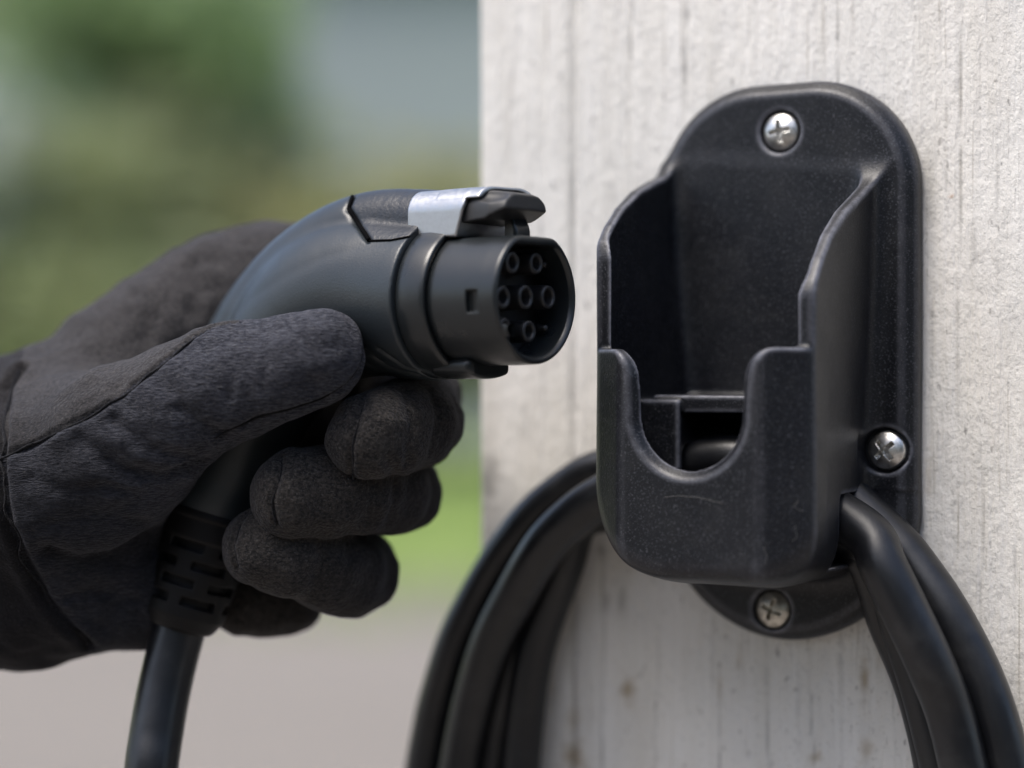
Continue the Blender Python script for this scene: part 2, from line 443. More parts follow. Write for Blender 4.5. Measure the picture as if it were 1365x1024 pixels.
    t.links.new(col, b.inputs['Base Color']); b.inputs['Roughness'].default_value = .78
    b.inputs['Specular IOR Level'].default_value = .3
    warm = tex(t, coords(t, (1, 1, .3), (0, 0, -TH)), 16, 4, .6)
    col = mixc(t, ramp(t, warm, [(.52, 0.), (.74, .22)]), col, (.56, .49, .39)); t.links.new(col, b.inputs["Base Color"])
    bump(t, b, [(thin, .7, .0012), (fine, .4, .0009), (tex(t, coords(t, (1, 1, .55), (0, 0, -TH)), 230, 4, .65), .55, .0018), (pit, -.35, .001)])
    o = mesh_obj('painted_post', V, F, m)
    ca = o.data.color_attributes.new('stain', 'FLOAT_COLOR', 'POINT')
    ca.data.foreach_set('color', np.concatenate([st, np.ones((len(st), 1))], 1).astype(np.float32).ravel())
    tag(o, 'broad weathered off-white painted post carrying the black plastic holder', 'post')
build_post()

# ================================================================ THE HOLDER
def plate_sdf(q):
    u = q[:, 0]-3.0; v = q[:, 1]; wz = q[:, 2]
    a = 57.0; hh = 115.5
    r = np.where(wz > 0, 45.0, a)
    qx = np.abs(u)-(a-r); qz = np.abs(wz)-(hh-r)
    d2 = np.sqrt(np.maximum(qx, 0)**2+np.maximum(qz, 0)**2)+np.minimum(np.maximum(qx, qz), 0)-r
    T = 13.0
    slab = np.maximum(v-T, -v+.5)
    d = smax(d2, slab, 2.0)
    ch = (d2+(v-T)+5.0)*.7071                          # broad chamfer round the front edge
    return smax(d, ch, 1.5)
def lip_height(u, v):
    """height of the pocket's rim, going from the plate round to the front"""
    vl = np.array([-20, 6, 14, 30, 45, 60, 70, 76, 80, 200])
    wl = np.array([83, 82, 80, 75, 70, 62, 54, 47, 38, 36])
    wr = np.array([76, 75, 73, 65, 58, 48, 38, 30, 22, 20])
    L = np.interp(v, vl, wl); Rr = np.interp(v, vl, wr)
    t = np.clip((u+30)/60, 0, 1); return L*(1-t)+Rr*t
def pocket_outer(q, off=0.0):
    u = q[:, 0]; v = q[:, 1]; wz = q[:, 2]
    if off: base = np.interp(wz, [-90, -10, 75, 120], [34, 38, 49, 51])
    else: base = np.interp(wz, [-90, -60, -15, 75, 120], [40, 40, 43, 54, 55])
    f = np.clip(v/66.0, 0, 1); f = f*1.0
    half = base*(1-f)+48.6*f
    s = (np.abs(u+3.2)-half)*.985
    c1 = ((np.abs(u+2.2)-30.5)*.616+(v-91.0)*.788)            # slanted cheek panels
    fr = v-92.5+np.abs(u+2)*.02
    d = smax(s, c1, 1.4); d = smax(d, fr, 1.8)
    if off: d = d+off
    return d
def under_sdf(q, off=0.0):
    """rounded bottom, seen from the front"""
    u = q[:, 0]; wz = q[:, 2]; v = q[:, 1]
    bot = -88.0+off+np.clip((v-60)/33, 0, 1)**2*5
    r = np.where(u+3.2 > 0, 24.0, 41.0); qx = np.abs(u+3.2)-(48.6-off-r); qz = (bot+r)-wz
    return np.where((qx > 0) & (qz > 0), np.sqrt(np.maximum(qx, 0)**2+np.maximum(qz, 0)**2)-r, np.maximum(qx, qz)-r)
def holder_sdf(Xw):
    q = to_wall(Xw); u = q[:, 0]; v = q[:, 1]; wz = q[:, 2]
    pl = plate_sdf(q)
    out = smax(pocket_outer(q), under_sdf(q), 7.0)
    out = smax(out, -(v-1.0), .5)
    inn = smax(pocket_outer(q, 5.2), under_sdf(q, 6.0), 5.0)
    inn = smax(inn, 12.2-v, 6.0)
    lip = (wz-lip_height(u, v))*.8
    shell = smax(out, lip, 2.0)
    # shoulders in front and the U notch
    sh = smax((78.5-v), (4.5-wz), 2.0)
    nz = -21.0                                         # centre height of the notch's round end
    dz = np.where(wz < nz, wz-nz, 0.0)
    vv = np.clip((v-84)/9.0, 0, 1)
    nd2 = np.sqrt((u+2.6)**2+dz*dz)-(18.2+7.0*vv+np.clip(wz-nz, 0, 40)*.05)
    notch = smax(nd2, 62-v, 1.0)
    shell = smax(shell, -inn, 1.6)
    keep = smax(-sh, -notch, 13.0)
    shell = smax(shell, keep, 1.6)
    d = smin(pl, shell, 9.0)
    d = smax(d, -smax(inn, 12.8-v, 4.0), 1.2)
    # shelf inside, with a folded front lip
    shelf = box(q, (0, 30, -15.5), (37, 18, 1.6), 1.2)
    lipb = np.minimum(box(q, (-2, 47, -17.5), (36, 1.8, 3.6), 1.2), box(q, (-38, 34, -30), (13, 17, 14.5), 1.6))
    rib = box(q, (-22, 50, -28), (2.0, 14, 17), 1.4)
    ins = np.minimum(shelf, lipb)
    d = smin(d, ins, 2.0)
    # side openings for the coiled cable
    hole = box(q, (0, 26, -67), (80, 22, 14.5), 3.0)
    lhole = box(q, (-45, 26, -54), (26, 21, 20), 5.0)
    keep = plate_sdf(q)
    hole = smax(hole, -(keep-.4), 1.0)
    lhole = smax(lhole, -(keep-.4), 1.0)
    hole = smax(hole, 20-np.abs(u), 1.0)
    d = smax(d, -hole, 1.6); d = smax(d, -lhole, 1.6)
    # counterbores round the three screws
    for su, sw, rr in ((2.7, 94.9, 8.8), (48, -36, 9.1), (-1, -102.8, 8.5)):
        cyl = np.sqrt((u-su)**2+(wz-sw)**2)-rr
        d = smax(d, -smax(smax(cyl, 9.8-v, .5), v-24, 2), 1.6)
    return d
def holder():
    root = empty('cable_holder', tuple((WO+WN*6)/1000+np.array([0, 0, EYE])), 'black moulded plastic wall holder with a deep U-notched pocket screwed to the post', 'holder')
    us = np.array([[u, v, z] for u in (-60, 66) for v in (-2, 97) for z in (-120, 120)], float)
    cor = WO+us[:, :1]*WT+us[:, 1:2]*WN+us[:, 2:]*WU
    # mesh in the holder's own axes, then turn into place
    fl = lambda q: holder_sdf(WO+q[:, :1]*WT+q[:, 1:2]*WN+q[:, 2:]*WU)
    X, F = surface(fl, (-62, -2, -120), (66, 98, 120), .8)
    X = relax(X, F, 1, .35)
    X += (grad(fl, X, .5)*(noise(X, 38)*.25)[:, None])
    Xw = WO+X[:, :1]*WT+X[:, 1:2]*WN+X[:, 2:]*WU
    F = F[:, ::-1]                                    # the wall axes are left-handed
    mesh_obj('holder_body', Xw, F, M['holder'], root)
    # a stray fibre and two hairline scuffs on the front
    for pts in ([(885, 663), (905, 661), (930, 663), (963, 671)], [(1064, 668), (1058, 676), (1066, 680), (1072, 681)], [(1060, 700), (1062, 716), (1055, 722)], [(1018, 730), (1022, 742), (1020, 752)]):
        pl = trace(holder_sdf, pts, 5)
        if len(pl) > 2: V, Ft = tube(catmull([p_-np.array([0, .1, 0]) for p_ in pl], 3), .11, 6); mesh_obj('stray_fibre', V, Ft, M['lint'], root)
    # screws
    def screw_sdf(p):
        r = np.sqrt(p[:, 0]**2+p[:, 2]**2); y = p[:, 1]
        dome = np.sqrt(r*r+(y+6.2)**2)-11.0
        d = smax(smax(dome, r-7.9, .9), -y-.5, .5)
        a = np.abs(p[:, 0]); c = np.abs(p[:, 2])
        tap = np.clip((4.8-y)*.35, 0, 1.2)
        x1 = np.maximum(np.maximum(a-(5.0-tap), c-(.95-tap*.15)), 1.2-y)
        x2 = np.maximum(np.maximum(c-(5.0-tap), a-(.95-tap*.15)), 1.2-y)
        core = np.maximum(r-1.5, .6-y)
        return smax(d, -smin(smin(x1, x2, .3), core, .4), .25)
    X, F = surface(screw_sdf, (-9, -1.5, -9), (9, 6, 9), .24)
    for (su, sw, sv, rot, mat, lab) in ((2.7, 94.9, 9.9, 8, 'screw', 'upper screw with cross recess'), (48, -36, 9.9, 40, 'screw', 'right-hand screw with a turned cross recess'), (-1, -102.8, 9.4, -20, 'screw_old', 'tarnished lower screw')):
        c, s = math.cos(R(rot)), math.sin(R(rot))
        x = X[:, 0]*c-X[:, 2]*s; z = X[:, 0]*s+X[:, 2]*c
        Xw = WO+np.outer(su+x, WT)+np.outer(sv+X[:, 1], WN)+np.outer(sw+z, WU)
        o = mesh_obj('screw', Xw, F[:, ::-1], M[mat], root); o['label'] = lab
holder()

# ================================================================ THE COILED CABLE
def coil():
    root = empty('coiled_cable', tuple(wall_pt(0, 25, -70)[0]/1000+np.array([0, 0, EYE])), 'thick black rubber cable hung in loose loops from the bottom of the holder', 'cable')
    loops = [
        # (left points px,py,v), (right points), radius, inner v, inner w
        ([(800, 664, 36), (765, 690, 36), (727, 728, 34), (692, 785, 30), (655, 862, 26), (630, 940, 24), (613, 1030, 24)],
         [(1156, 712, 38), (1178, 756, 42), (1207, 815, 42), (1238, 880, 40), (1266, 950, 34), (1287, 1030, 32)], 9.4, 34, -46),
        ([(800, 628, 14), (760, 650, 14), (705, 698, 14), (655, 765, 12), (612, 850, 12), (586, 930, 12), (574, 985, 12), (566, 1030, 12)],
         [(1183, 714, 17), (1215, 748, 18), (1257, 808, 20), (1296, 880, 20), (1324, 950, 20), (1346, 1030, 20)], 9.2, 14, -40),
        ([(782, 690, 14), (752, 755, 14), (722, 840, 14), (706, 910, 14), (697, 975, 14), (694, 1030, 14)],
         [(1163, 735, 18), (1188, 800, 14), (1212, 868, 14), (1232, 930, 14), (1247, 985, 14), (1257, 1030, 14)], 8.8, 17, -60),
        ([(775, 690, 10), (737, 765, 11), (692, 870, 11), (668, 950, 11), (655, 1030, 11)],
         [(1155, 745, 16), (1185, 830, 11), (1215, 900, 11), (1236, 965, 11), (1250, 1030, 11)], 8.8, 12, -60)]
    for k, (Lp, Rp, r, iv, iw) in enumerate(loops):
        pts = [on_wall(a, b, v) for a, b, v in Lp[::-1]]
        pts += [wall_pt(u, iv+dv, iw+dz)[0] for u, dv, dz in ((-52, 0, -3), (-27, 1, 5), (0, 2, 6), (24, 1, -8))]
        pts += [on_wall(a, b, v) for a, b, v in Rp]
        e0, e1 = pts[0], pts[-1]; t1 = e1-pts[-2]; t0 = e0-pts[1]; t1 /= np.linalg.norm(t1); t0 /= np.linalg.norm(t0)
        c1 = e1+t1*(330+25*k); c0 = e0+t0*(330+25*k)
        for t in np.linspace(0, 1, 26)[1:-1]:
            pts.append((1-t)**3*e1+3*(1-t)**2*t*c1+3*(1-t)*t*t*c0+t**3*e0)
        cl = pts[-2:]+pts+pts[:2]
        path = np.roll(catmull(cl, 10)[20:-11], 130, 0)
        path += .55*np.stack([noise(path+9*i, 30) for i in range(3)], 1)
        V, F = tube(path, r, 32, closed=True)
        mesh_obj('cable_loop', V, F, M['cable'], root)
coil()

# ================================================================ THE CONNECTOR
FA = np.array([.788, -.616, 0]); FA /= np.linalg.norm(FA)
FS = np.array([FA[1], -FA[0], 0]); FT = np.array([0, 0, 1.])     # FS points to the viewer's side
FO = P(716, 396, .76)
def to_con(X): Q = X-FO; return np.stack([Q@FA, Q@FS, Q@FT], 1)
def from_con(q): return FO+q[:, :1]*FA+q[:, 1:2]*FS+q[:, 2:3]*FT
HBODY = smooth_chain([(600, 402, .785, 101), (560, 398, .797, 103), (500, 392, .812, 104), (440, 410, .822, 98), (385, 462, .828, 84), (345, 540, .828, 70), (312, 620, .828, 62), (283, 690, .828, 59)], 3)
HSPINE = smooth_chain([(640, 302, .775, 41), (580, 299, .790, 42), (510, 301, .806, 44), (450, 322, .818, 46), (390, 366, .828, 47), (335, 432, .834, 46), (290, 520, .838, 44)], 3)
def handle_sdf(X):
    q = to_con(X)
    d = chain(X, HBODY, 4.0)
    sp = chain(X, HSPINE, 4.0)
    d = smin(d, sp, 2.0)
    return smax(d, q[:, 0]+46.5, .8)
def shroud_r(al, c, s_):
    pass
def connector():
    root = empty('charging_connector', tuple(FO/1000+np.array([0, 0, EYE])), 'black pistol-grip charging connector with round multi-pin nose, held in the gloved hand', 'charging plug')
    X, F = surface(handle_sdf, (-150, 755, -85), (10, 880, 85), .75)
    N = grad(handle_sdf, X, .5); pxx, pyy = to_px(X)
    near = (X-0)@np.array([0, 0, 0])
    grooves = [([(474, 250), (470, 262), (463, 278), (491, 321)], 1.3, 1.3), ([(491, 321), (520, 320), (548, 315)], .6, .7),
               ([(548, 316), (490, 326), (430, 343), (380, 367), (335, 397), (295, 432)], 3.0, .3), ([(487, 470), (520, 492), (560, 502)], 1.3, 1.5), ([(486, 484), (520, 503), (550, 508)], 1.3, 1.5), ([(505, 466), (540, 490), (585, 503)], 1.0, 1.0)]
    disp = np.zeros(len(X))
    for pts, wd, dep in grooves:
        pl = trace(handle_sdf, pts, 4)
        if len(pl) > 1: disp = np.maximum(disp, dep*np.exp(-(dist_line(X, pl)/wd)**2))
    for pts, rr in (([(472, 256), (469, 262), (464, 278), (491, 320)], .85), ([(492, 321), (520, 320), (546, 315)], .38)):
        pl = trace(handle_sdf, pts, 3); pl = [p_+np.array([.2, .35, 0]) for p_ in pl]
        if len(pl) > 3: V, Ft = tube(catmull(pl, 2), rr, 10); mesh_obj('panel_gap', V, Ft, M['void'], root)
    X = X-N*disp[:, None]
    N = vnormals(X, F)
    fc = X[F].mean(1); fx, fy = to_px(fc)
    xl = np.interp(fy, [250, 262, 278, 321], [474, 470, 463, 491])
    q = to_con(fc)
    panel = (fx > xl) & (fy < np.interp(fx, [491, 520, 548], [321, 320, 315])) & (q[:, 2] > 18)
    lab = np.where(panel, 1, 0)
    split({0: ('handle', M['handle']), 1: ('top_panel', M['leather'])}, X, F, lab, N, root)
    # collar behind the nose
    fr = (FO, FA, FS, FT)
    V, F = lathe([(-48, 22), (-46.0, 29.2), (-45.8, 29.75), (-45.4, 29.9), (-40, 29.9), (-35, 29.3), (-33.2, 29.0), (-32.8, 28.7), (-32.7, 28.3), (-32.7, 27.2), (-33.6, 26.9), (-36.5, 26.6), (-37, 22)], fr)
    mesh_obj('collar', V, F, M['smooth'], root)
    f = lambda X: smax(smax(box(to_con(X), (-33, 0, -27.5), (10.5, 13, 4.6), 3), np.sqrt(to_con(X)[:, 1]**2+to_con(X)[:, 2]**2)-31.4, 1.5), 24-np.sqrt(to_con(X)[:, 1]**2+to_con(X)[:, 2]**2), 1)
    lo = FO-np.array([50, 40, 45]); hi = FO+np.array([30, 50, -10])
    X, F = surface(f, lo, hi, .7); mesh_obj('lower_lip', X, F, M['smooth'], root)
    # nose shell, round with a flat top, hollow, with a small square window on the viewer's side
    cyl_hit = None
    def outer2(q, R0, flat):
        rr = np.sqrt(q[:, 1]**2+q[:, 2]**2)-R0
        fl = q[:, 2]-flat
        return smax(rr, fl, 1.2)
    hp = hit(lambda X: np.sqrt(to_con(X)[:, 1]**2+to_con(X)[:, 2]**2)-25.2, 630, 402)
    hq = to_con(hp[None, :])[0]
    wt = np.array([0, hq[1], hq[2]]); wt /= np.linalg.norm(wt)      # outward direction of the window
    wy = np.array([0, -wt[2], wt[1]])
    def nose(q):
        R0 = np.interp(q[:, 0], [-38, -30, -8, 0], [26.2, 26.2, 26.0, 25.7])
        d = smax(outer2(q, R0, 23.2), q[:, 0], 1.6)
        d = smax(d, -38-q[:, 0], .5)
        Ri = np.interp(q[:, 0], [-22, -1.8, 0], [22.3, 22.8, 23.9])
        cav = smax(outer2(q, Ri, 20.0), -17.5-q[:, 0], .6)
        d = smax(d, -cav, .9)
        # second step inside the mouth
        win = np.stack([q[:, 0]-hq[0], q@wt-26, q@wy], 1)
        wb = box(win, (0, 0, 0), (2.7, 2.5, 4.2), .2)
        d = smax(d, -wb, .35)
        # keyway nicks inside the rim
        key = box(q, (-3, 19.2, -13.0), (6, 2.2, 2.2), .5)
        return smin(d, smax(key, outer2(q, R0, 22.6)+.6, .3), .6)
    X, F = surface(nose, (-39, -27, -27), (1, 27, 24), .5)
    X = relax(X, F, 1, .3)
    mesh_obj('nose_shell', from_con(X), F[:, ::-1], M['smooth'], root)
    V, F = lathe([(-19, 22.8), (-16.9, 22.8), (-16.7, 21.5), (-16.7, .01)], fr)
    mesh_obj('contact_insert', V, F, M['deep'], root)
    # contact sleeves
    for s_, t_, r in ((8.4, 13.0, 4.3), (-6.6, 13.4, 4.3), (14.2, -.5, 4.5), (0, 0, 4.8), (-14.3, .6, 4.7), (-2.0, -13.0, 4.3), (13.0, -12.5, 4.3)):
        c = FO+FS*s_+FT*t_
        V, F = lathe([(-18, r+.25), (-7, r), (-5.6, r-.05), (-5.1, r-.4), (-5.0, r-1.0), (-5.15, r-1.7), (-6, r-2.0), (-14, r-2.05), (-14, .01)], (c, FA, FS, FT), ns=40)
        mesh_obj('contact_sleeve', V, F, M['sleeve'], root)
    for s_, t_ in ((-16.0, -11.5), (-15.5, 13.5)):
        V, F = lathe([(-17.5, 1.5), (-8, 1.5), (-7.4, 1.0), (-7.2, .01)], (FO+FS*s_+FT*t_, FA, FS, FT), ns=16)
        mesh_obj('key_pin', V, F, M['deep'], root)
    # latch on top: silver saddle, black lever with a scooped thumb lip, and the hook under it
    def saddle(q):
        def arch(off):
            e = np.maximum(np.abs(q[:, 1])-(15.4-off-9.5), 0); g = q[:, 2]-(42.8-off-9.5)
            return np.where(g > 0, np.sqrt(e*e+np.maximum(g, 0)**2)-9.5, np.maximum(np.abs(q[:, 1])-(15.4-off), -2))
        body = smax(arch(0), np.abs(q[:, 0]+38)-14.2, .5); body = smax(body, 23.4-q[:, 2], .8)
        d = smax(body, -smax(arch(1.5), -26.5-q[:, 0], .4), .4)
        fl = smax(smax(arch(0), -arch(1.3), .3), np.maximum(np.abs(q[:, 0]+28)-13.5-np.clip(-q[:, 1]*.25, -3, 3), 38.2-q[:, 2]), .4)
        cut = (q[:, 0]+23.6)*.9+(q[:, 2]-36)*-.28
        return smin(smax(d, cut, .6), fl, .5)
    X, F = surface(saddle, (-54, -18, 20), (0, 18, 46), .5)
    mesh_obj('latch_plate', from_con(X), F[:, ::-1], M['silver'], root)
    def lever(q):
        al = q[:, 0]; top = np.interp(al, [-40, -28, -16, -8, -5], [40, 40.4, 41.2, 40.2, 39.2]); bot = np.interp(al, [-40, -28, -14, -5], [28.4, 28.8, 29.8, 33.6])
        hw = np.interp(al, [-40, -24, -12, -5], [12.6, 13.0, 15.0, 13.4])
        d = smax(smax(np.abs(q[:, 1])-hw, q[:, 2]-top, 9.0), bot-q[:, 2], .7)
        d = smax(smax(d, al+5.2, .6), -42-al, .5)
        for sg in (1, -1):
            sc = q-np.array([-11.0, sg*16.2, 40.6]); e = (np.sqrt((sc[:, 0]/11.5)**2+(sc[:, 1]/8.5)**2+(sc[:, 2]/5.0)**2)-1)*5.5
            d = smax(d, -e, .4)
        return d*.9
    X, F = surface(lever, (-44, -17, 28), (8, 17, 45), .5)
    mesh_obj('latch_lever', from_con(X), F[:, ::-1], M['lever'], root)
    hk = lambda q: smax(box(q, (-14.5, -5, 27.0), (4.2, 5.0, 5.5), 1.5), (q[:, 0]+11.0)*.8+(q[:, 2]-28)*.45, 1)
    X, F = surface(hk, (-16, -12, 20), (0, 4, 36), .5)
    mesh_obj('latch_hook', from_con(X), F[:, ::-1], M['smooth'], root)
    # strain relief boot with slots, and its cable
    B0, B1, B2 = P(287, 682, .828), P(266, 745, .828), P(240, 838, .826)
    ax = (B2-B0)/np.linalg.norm(B2-B0); L = np.linalg.norm(B2-B0)
    sx = np.cross(ax, [0, 1., 0]); sx /= np.linalg.norm(sx); sy = np.cross(ax, sx)
    def boot(X):
        Q = X-B0; a = Q@ax; x = Q@sx; y = Q@sy; r = np.sqrt(x*x+y*y)
        R0 = np.interp(a, [0, 3, 4, 12, 13, 30, 44, L], [19.6, 20, 19.0, 18.8, 18.2, 17.6, 16.6, 13.0])
        d = smax(smax(r-R0, a-L, 2.0), -a, 1.0)*.95
        for i, a0 in enumerate((15, 22.5, 30, 37.5)):
            ang = np.arctan2(y, x)+(i % 2)*.7
            sl = np.abs(((ang/(2*np.pi)*5) % 1)-.5)*2*np.pi/5*r
            c = np.maximum(np.maximum(np.abs(a-a0)-1.7, sl-7.5), (R0-3.0)-r)
            d = smax(d, -c, .6)
        return d
    X, F = surface(boot, np.minimum(B0, B2)-26, np.maximum(B0, B2)+26, .7)
    mesh_obj('strain_relief', X, F, M['boot'], root)
    pts = [B1, P(240, 835, .826), P(222, 905, .822), P(209, 975, .816), P(200, 1050, .81), P(196, 1200, .81), P(215, 1400, .83)]
    V, F = tube(catmull(pts, 12), 11.0, 36); mesh_obj('supply_cable', V, F, M['cable'], root)
connector()

# ================================================================ THE GLOVED HAND
CH = lambda s, n=2: smooth_chain(s, n)
PALM = [CH([(-150, 640, .868, 120), (45, 602, .868, 110), (170, 505, .872, 106), (300, 412, .878, 99), (420, 380, .885, 84)]),
        CH([(-150, 785, .845, 108), (15, 785, .845, 106), (110, 765, .84, 97), (185, 772, .845, 92)]),
        CH([(-150, 592, .850, 96), (40, 592, .845, 94), (120, 600, .83, 96)]),
        CH([(60, 600, .87, 100), (200, 640, .875, 95), (250, 740, .875, 80)])]
THUMB = CH([(40, 670, .820, 118), (120, 625, .808, 112), (200, 568, .795, 92), (285, 517, .785, 76), (355, 496, .779, 68), (424, 474, .775, 61)])
FING = [CH([(300, 415, .885, 72), (430, 440, .885, 62), (535, 510, .872, 56), (560, 552, .842, 57), (543, 566, .808, 58), (492, 584, .784, 54)]),
        CH([(290, 520, .89, 66), (430, 570, .885, 58), (512, 635, .868, 54), (528, 655, .836, 56), (480, 655, .806, 58), (393, 660, .790, 57)]),
        CH([(250, 640, .885, 62), (380, 690, .885, 56), (458, 745, .865, 52), (476, 765, .838, 54), (430, 756, .812, 55), (348, 729, .799, 51)]),
        CH([(220, 740, .88, 58), (310, 770, .885, 48), (385, 796, .875, 38), (375, 808, .862, 38), (322, 806, .850, 40)])]
def glove_groups(X):
    p = chain(X, PALM[0], 6)
    for c in PALM[1:]: p = smin(p, chain(X, c, 6), 22)
    th = chain(X, THUMB, 5)
    fs = [chain(X, c, 4) for c in FING]
    return p, th, fs
def glove_sdf(X):
    p, th, fs = glove_groups(X)
    d = smin(p, th, 16)
    g = fs[0]
    for e in fs[1:]: g = smin(g, e, 1.2)
    return smin(d, g, 5)
def glove():
    root = empty('gloved_hand', tuple(P(60, 690, .85)/1000+np.array([0, 0, EYE])), 'hand in a dark work glove gripping the charging connector, thumb on top', 'gloved hand')
    X, F = surface(glove_sdf, (-275, 745, -150), (15, 930, 95), 1.0)
    N = grad(glove_sdf, X, .8)
    p, th, fs = glove_groups(X)
    # soft folds and lumps of the cloth
    d = 1.6*noise(X, 24)+.9*noise(X*np.array([1, 1, 1.6]), 11)+.22*noise(X, 4)
    threads = []
    d += .9*(.45-np.abs(noise(X*np.array([.7, .7, 1.3]), 17)))+.45*(.4-np.abs(noise(X+50, 8)))
    carve = np.zeros(len(X))
    def groove(pts, wd, dep, raise_=0.0):
        nonlocal carve, d
        pl = trace(glove_sdf, pts, 6)
        if len(pl) < 2: return None
        dl = dist_line(X, pl); carve = np.maximum(carve, dep*np.exp(-(dl/wd)**2))
        if raise_: d = d+raise_*np.exp(-((dl-wd*2.2)/(wd*1.3))**2)
        return pl
    seamA = [(0, 611), (35, 596), (80, 575), (120, 552), (160, 528), (200, 496), (235, 468), (258, 449), (290, 435), (318, 430)]
    seamB = [(483, 470), (478, 490), (462, 512), (430, 533), (395, 545), (350, 556), (310, 572), (290, 585)]
    seamC = [(30, 492), (12, 520), (6, 560), (3, 600), (3, 650), (12, 700), (32, 750), (60, 795), (95, 835), (118, 858)]
    sA = groove(seamA, 1.3, 1.5, .35); sB = groove(seamB, 1.2, 1.2, .25); sC = groove(seamC, 2.2, 3.4, 1.0)
    for pts, wd, dep in (([(448, 414), (462, 430), (470, 455), (466, 480), (452, 500)], 1.6, .5),
                         ([(486, 530), (478, 560), (468, 600), (470, 636)], 1.1, 1.7), ([(376, 612), (372, 640), (362, 672), (368, 700)], 1.1, 1.6), ([(330, 685), (318, 705), (312, 730), (318, 755)], 1.1, 1.5),
                         ([(105, 585), (135, 612), (170, 632), (215, 640), (270, 622)], 4.0, 3.6), ([(65, 742), (105, 752), (150, 745), (200, 715)], 5.0, 4.5),
                         ([(240, 545), (265, 565), (300, 580)], 3.5, 2.5), ([(85, 820), (140, 835), (160, 800)], 4, 1.8), ([(255, 355), (265, 385), (258, 415)], 5, 3.0), ([(285, 350), (292, 380)], 5, 1.6),
                         ([(205, 655), (150, 690), (90, 700)], 5, 1.6), ([(325, 430), (332, 470), (328, 540)], 4, .7), ([(540, 525), (550, 565), (542, 615)], 3, 1.8), ([(575, 520), (585, 560), (575, 600)], 2.5, 1.2), ([(520, 615), (530, 650), (520, 700)], 3, 1.6), ([(120, 470), (150, 500), (165, 540)], 4, 1.4), ([(40, 640), (90, 655), (140, 650), (190, 665)], 3, 1.6), ([(150, 560), (200, 600), (250, 612)], 3, 1.8), ([(205, 500), (240, 530), (250, 570)], 3, 1.3), ([(350, 430), (356, 470), (350, 520)], 2.5, .8), ([(305, 440), (312, 480), (305, 530)], 3, .9), ([(180, 395), (200, 430), (195, 455)], 4, 1.6), ([(60, 700), (100, 700), (150, 690), (195, 700)], 3, 1.5), ([(420, 720), (430, 750), (420, 790)], 2.5, 1.0), ([(70, 800), (120, 790), (180, 800)], 3, 1.6), ([(460, 705), (470, 740), (455, 790)], 3.5, .8), ([(490, 620), (500, 650), (490, 690)], 4, .8)):
        g_ = groove(pts, wd, dep)
        if wd <= 1.6 and g_: threads.append(g_)
    from mathutils.kdtree import KDTree
    X = X+N*(d-carve)[:, None]
    kd = KDTree(len(X)); [kd.insert(v, i) for i, v in enumerate(X)]; kd.balance()
    for pl in [sA, sB, sC]+threads:
        q = [X[kd.find(p_)[1]]+N[kd.find(p_)[1]]*.05 for p_ in pl]
        q = [c_ for i_, c_ in enumerate(q) if i_ == 0 or np.linalg.norm(c_-q[i_-1]) > .3]
        for _ in range(4): q = [q[0]]+[(q[i_-1]+2*q[i_]+q[i_+1])/4 for i_ in range(1, len(q)-1)]+[q[-1]]
        if len(q) > 3 and max(np.linalg.norm(q[i_+1]-q[i_]) for i_ in range(len(q)-1)) < 9:
            V2, F2 = tube(catmull(q, 2), .5, 8); mesh_obj('seam_thread', V2, F2, M['thread'], root)
    X = relax(X, F, 1, .3); N = vnormals(X, F)
    # light and shade painted on the cloth: thumb, fingertips, upper hand paler, palm darker
    ax = [c_ for c_, r_ in THUMB]; painted_light = np.clip(1.25-seg(X, ax[5], ax[-1], 0, 0)/42, 0, 1)
    for c_ in FING: painted_light = np.maximum(painted_light, np.clip(1.45-np.linalg.norm(X-c_[-1][0], axis=1)/36, 0, 1))
    yy = to_px(X)[1]; painted_light = np.maximum(painted_light, np.clip((600-yy)/110, 0, 1)); painted_light = np.clip(painted_light+.22*noise(X, 13)+.10*noise(X, 5), 0, 1)
    # loose fuzz of the cloth
    k = rng.integers(0, len(F), 60000); k = k[X[F[k, 0], 1] < 868]; b0 = X[F[k, 0]]*.5+X[F[k, 2]]*.5; nn = N[F[k, 0]]
    dr = nn+rng.normal(0, .8, nn.shape); dr /= np.linalg.norm(dr, axis=1)[:, None]; sd_ = np.cross(dr, rng.normal(0, 1, nn.shape)); sd_ /= np.linalg.norm(sd_, axis=1)[:, None]
    ln = rng.uniform(.3, .95, len(k))[:, None]; b0 = b0-nn*.1
    Vf = np.stack([b0-sd_*.05, b0+sd_*.05, b0+dr*ln], 1).reshape(-1, 3)
    o = mesh_obj('fuzz', Vf, np.arange(len(Vf)).reshape(-1, 3), M['fuzz'], root, smooth=False); o['kind'] = 'stuff'
    fc = X[F].mean(1); fx, fy = to_px(fc)
    p, th, fs = glove_groups(fc)
    lab = np.zeros(len(F), int)
    sa = np.array(seamA); sc = np.array(seamC)
    above = fy < np.interp(fx, sa[:, 0], sa[:, 1])
    base = np.minimum(p, th)
    far = fc[:, 1] > 862
    lab[:] = 1                                               # knit palm and thumb
    lab[(above & (fx < 318)) | (far & (fx < 330) & (fy < 620)) | ((p < th-4) & (fy < 440))] = 0
    fa = np.stack(fs, 1); k = fa.argmin(1); m = fa.min(1) < base-1.0
    lab[m] = 2+k[m]
    cf = fx < np.interp(fy, sc[:, 1], sc[:, 0])
    lab[cf] = 6
    split({0: ('back_panel', M['suede']), 1: ('palm_and_thumb', M['knit']), 2: ('finger', M['tips']), 3: ('finger', M['tips']), 4: ('finger', M['tips']), 5: ('finger', M['tips']), 6: ('cuff', M['cuff'])}, X, F, lab, N, root, painted_light)
glove()

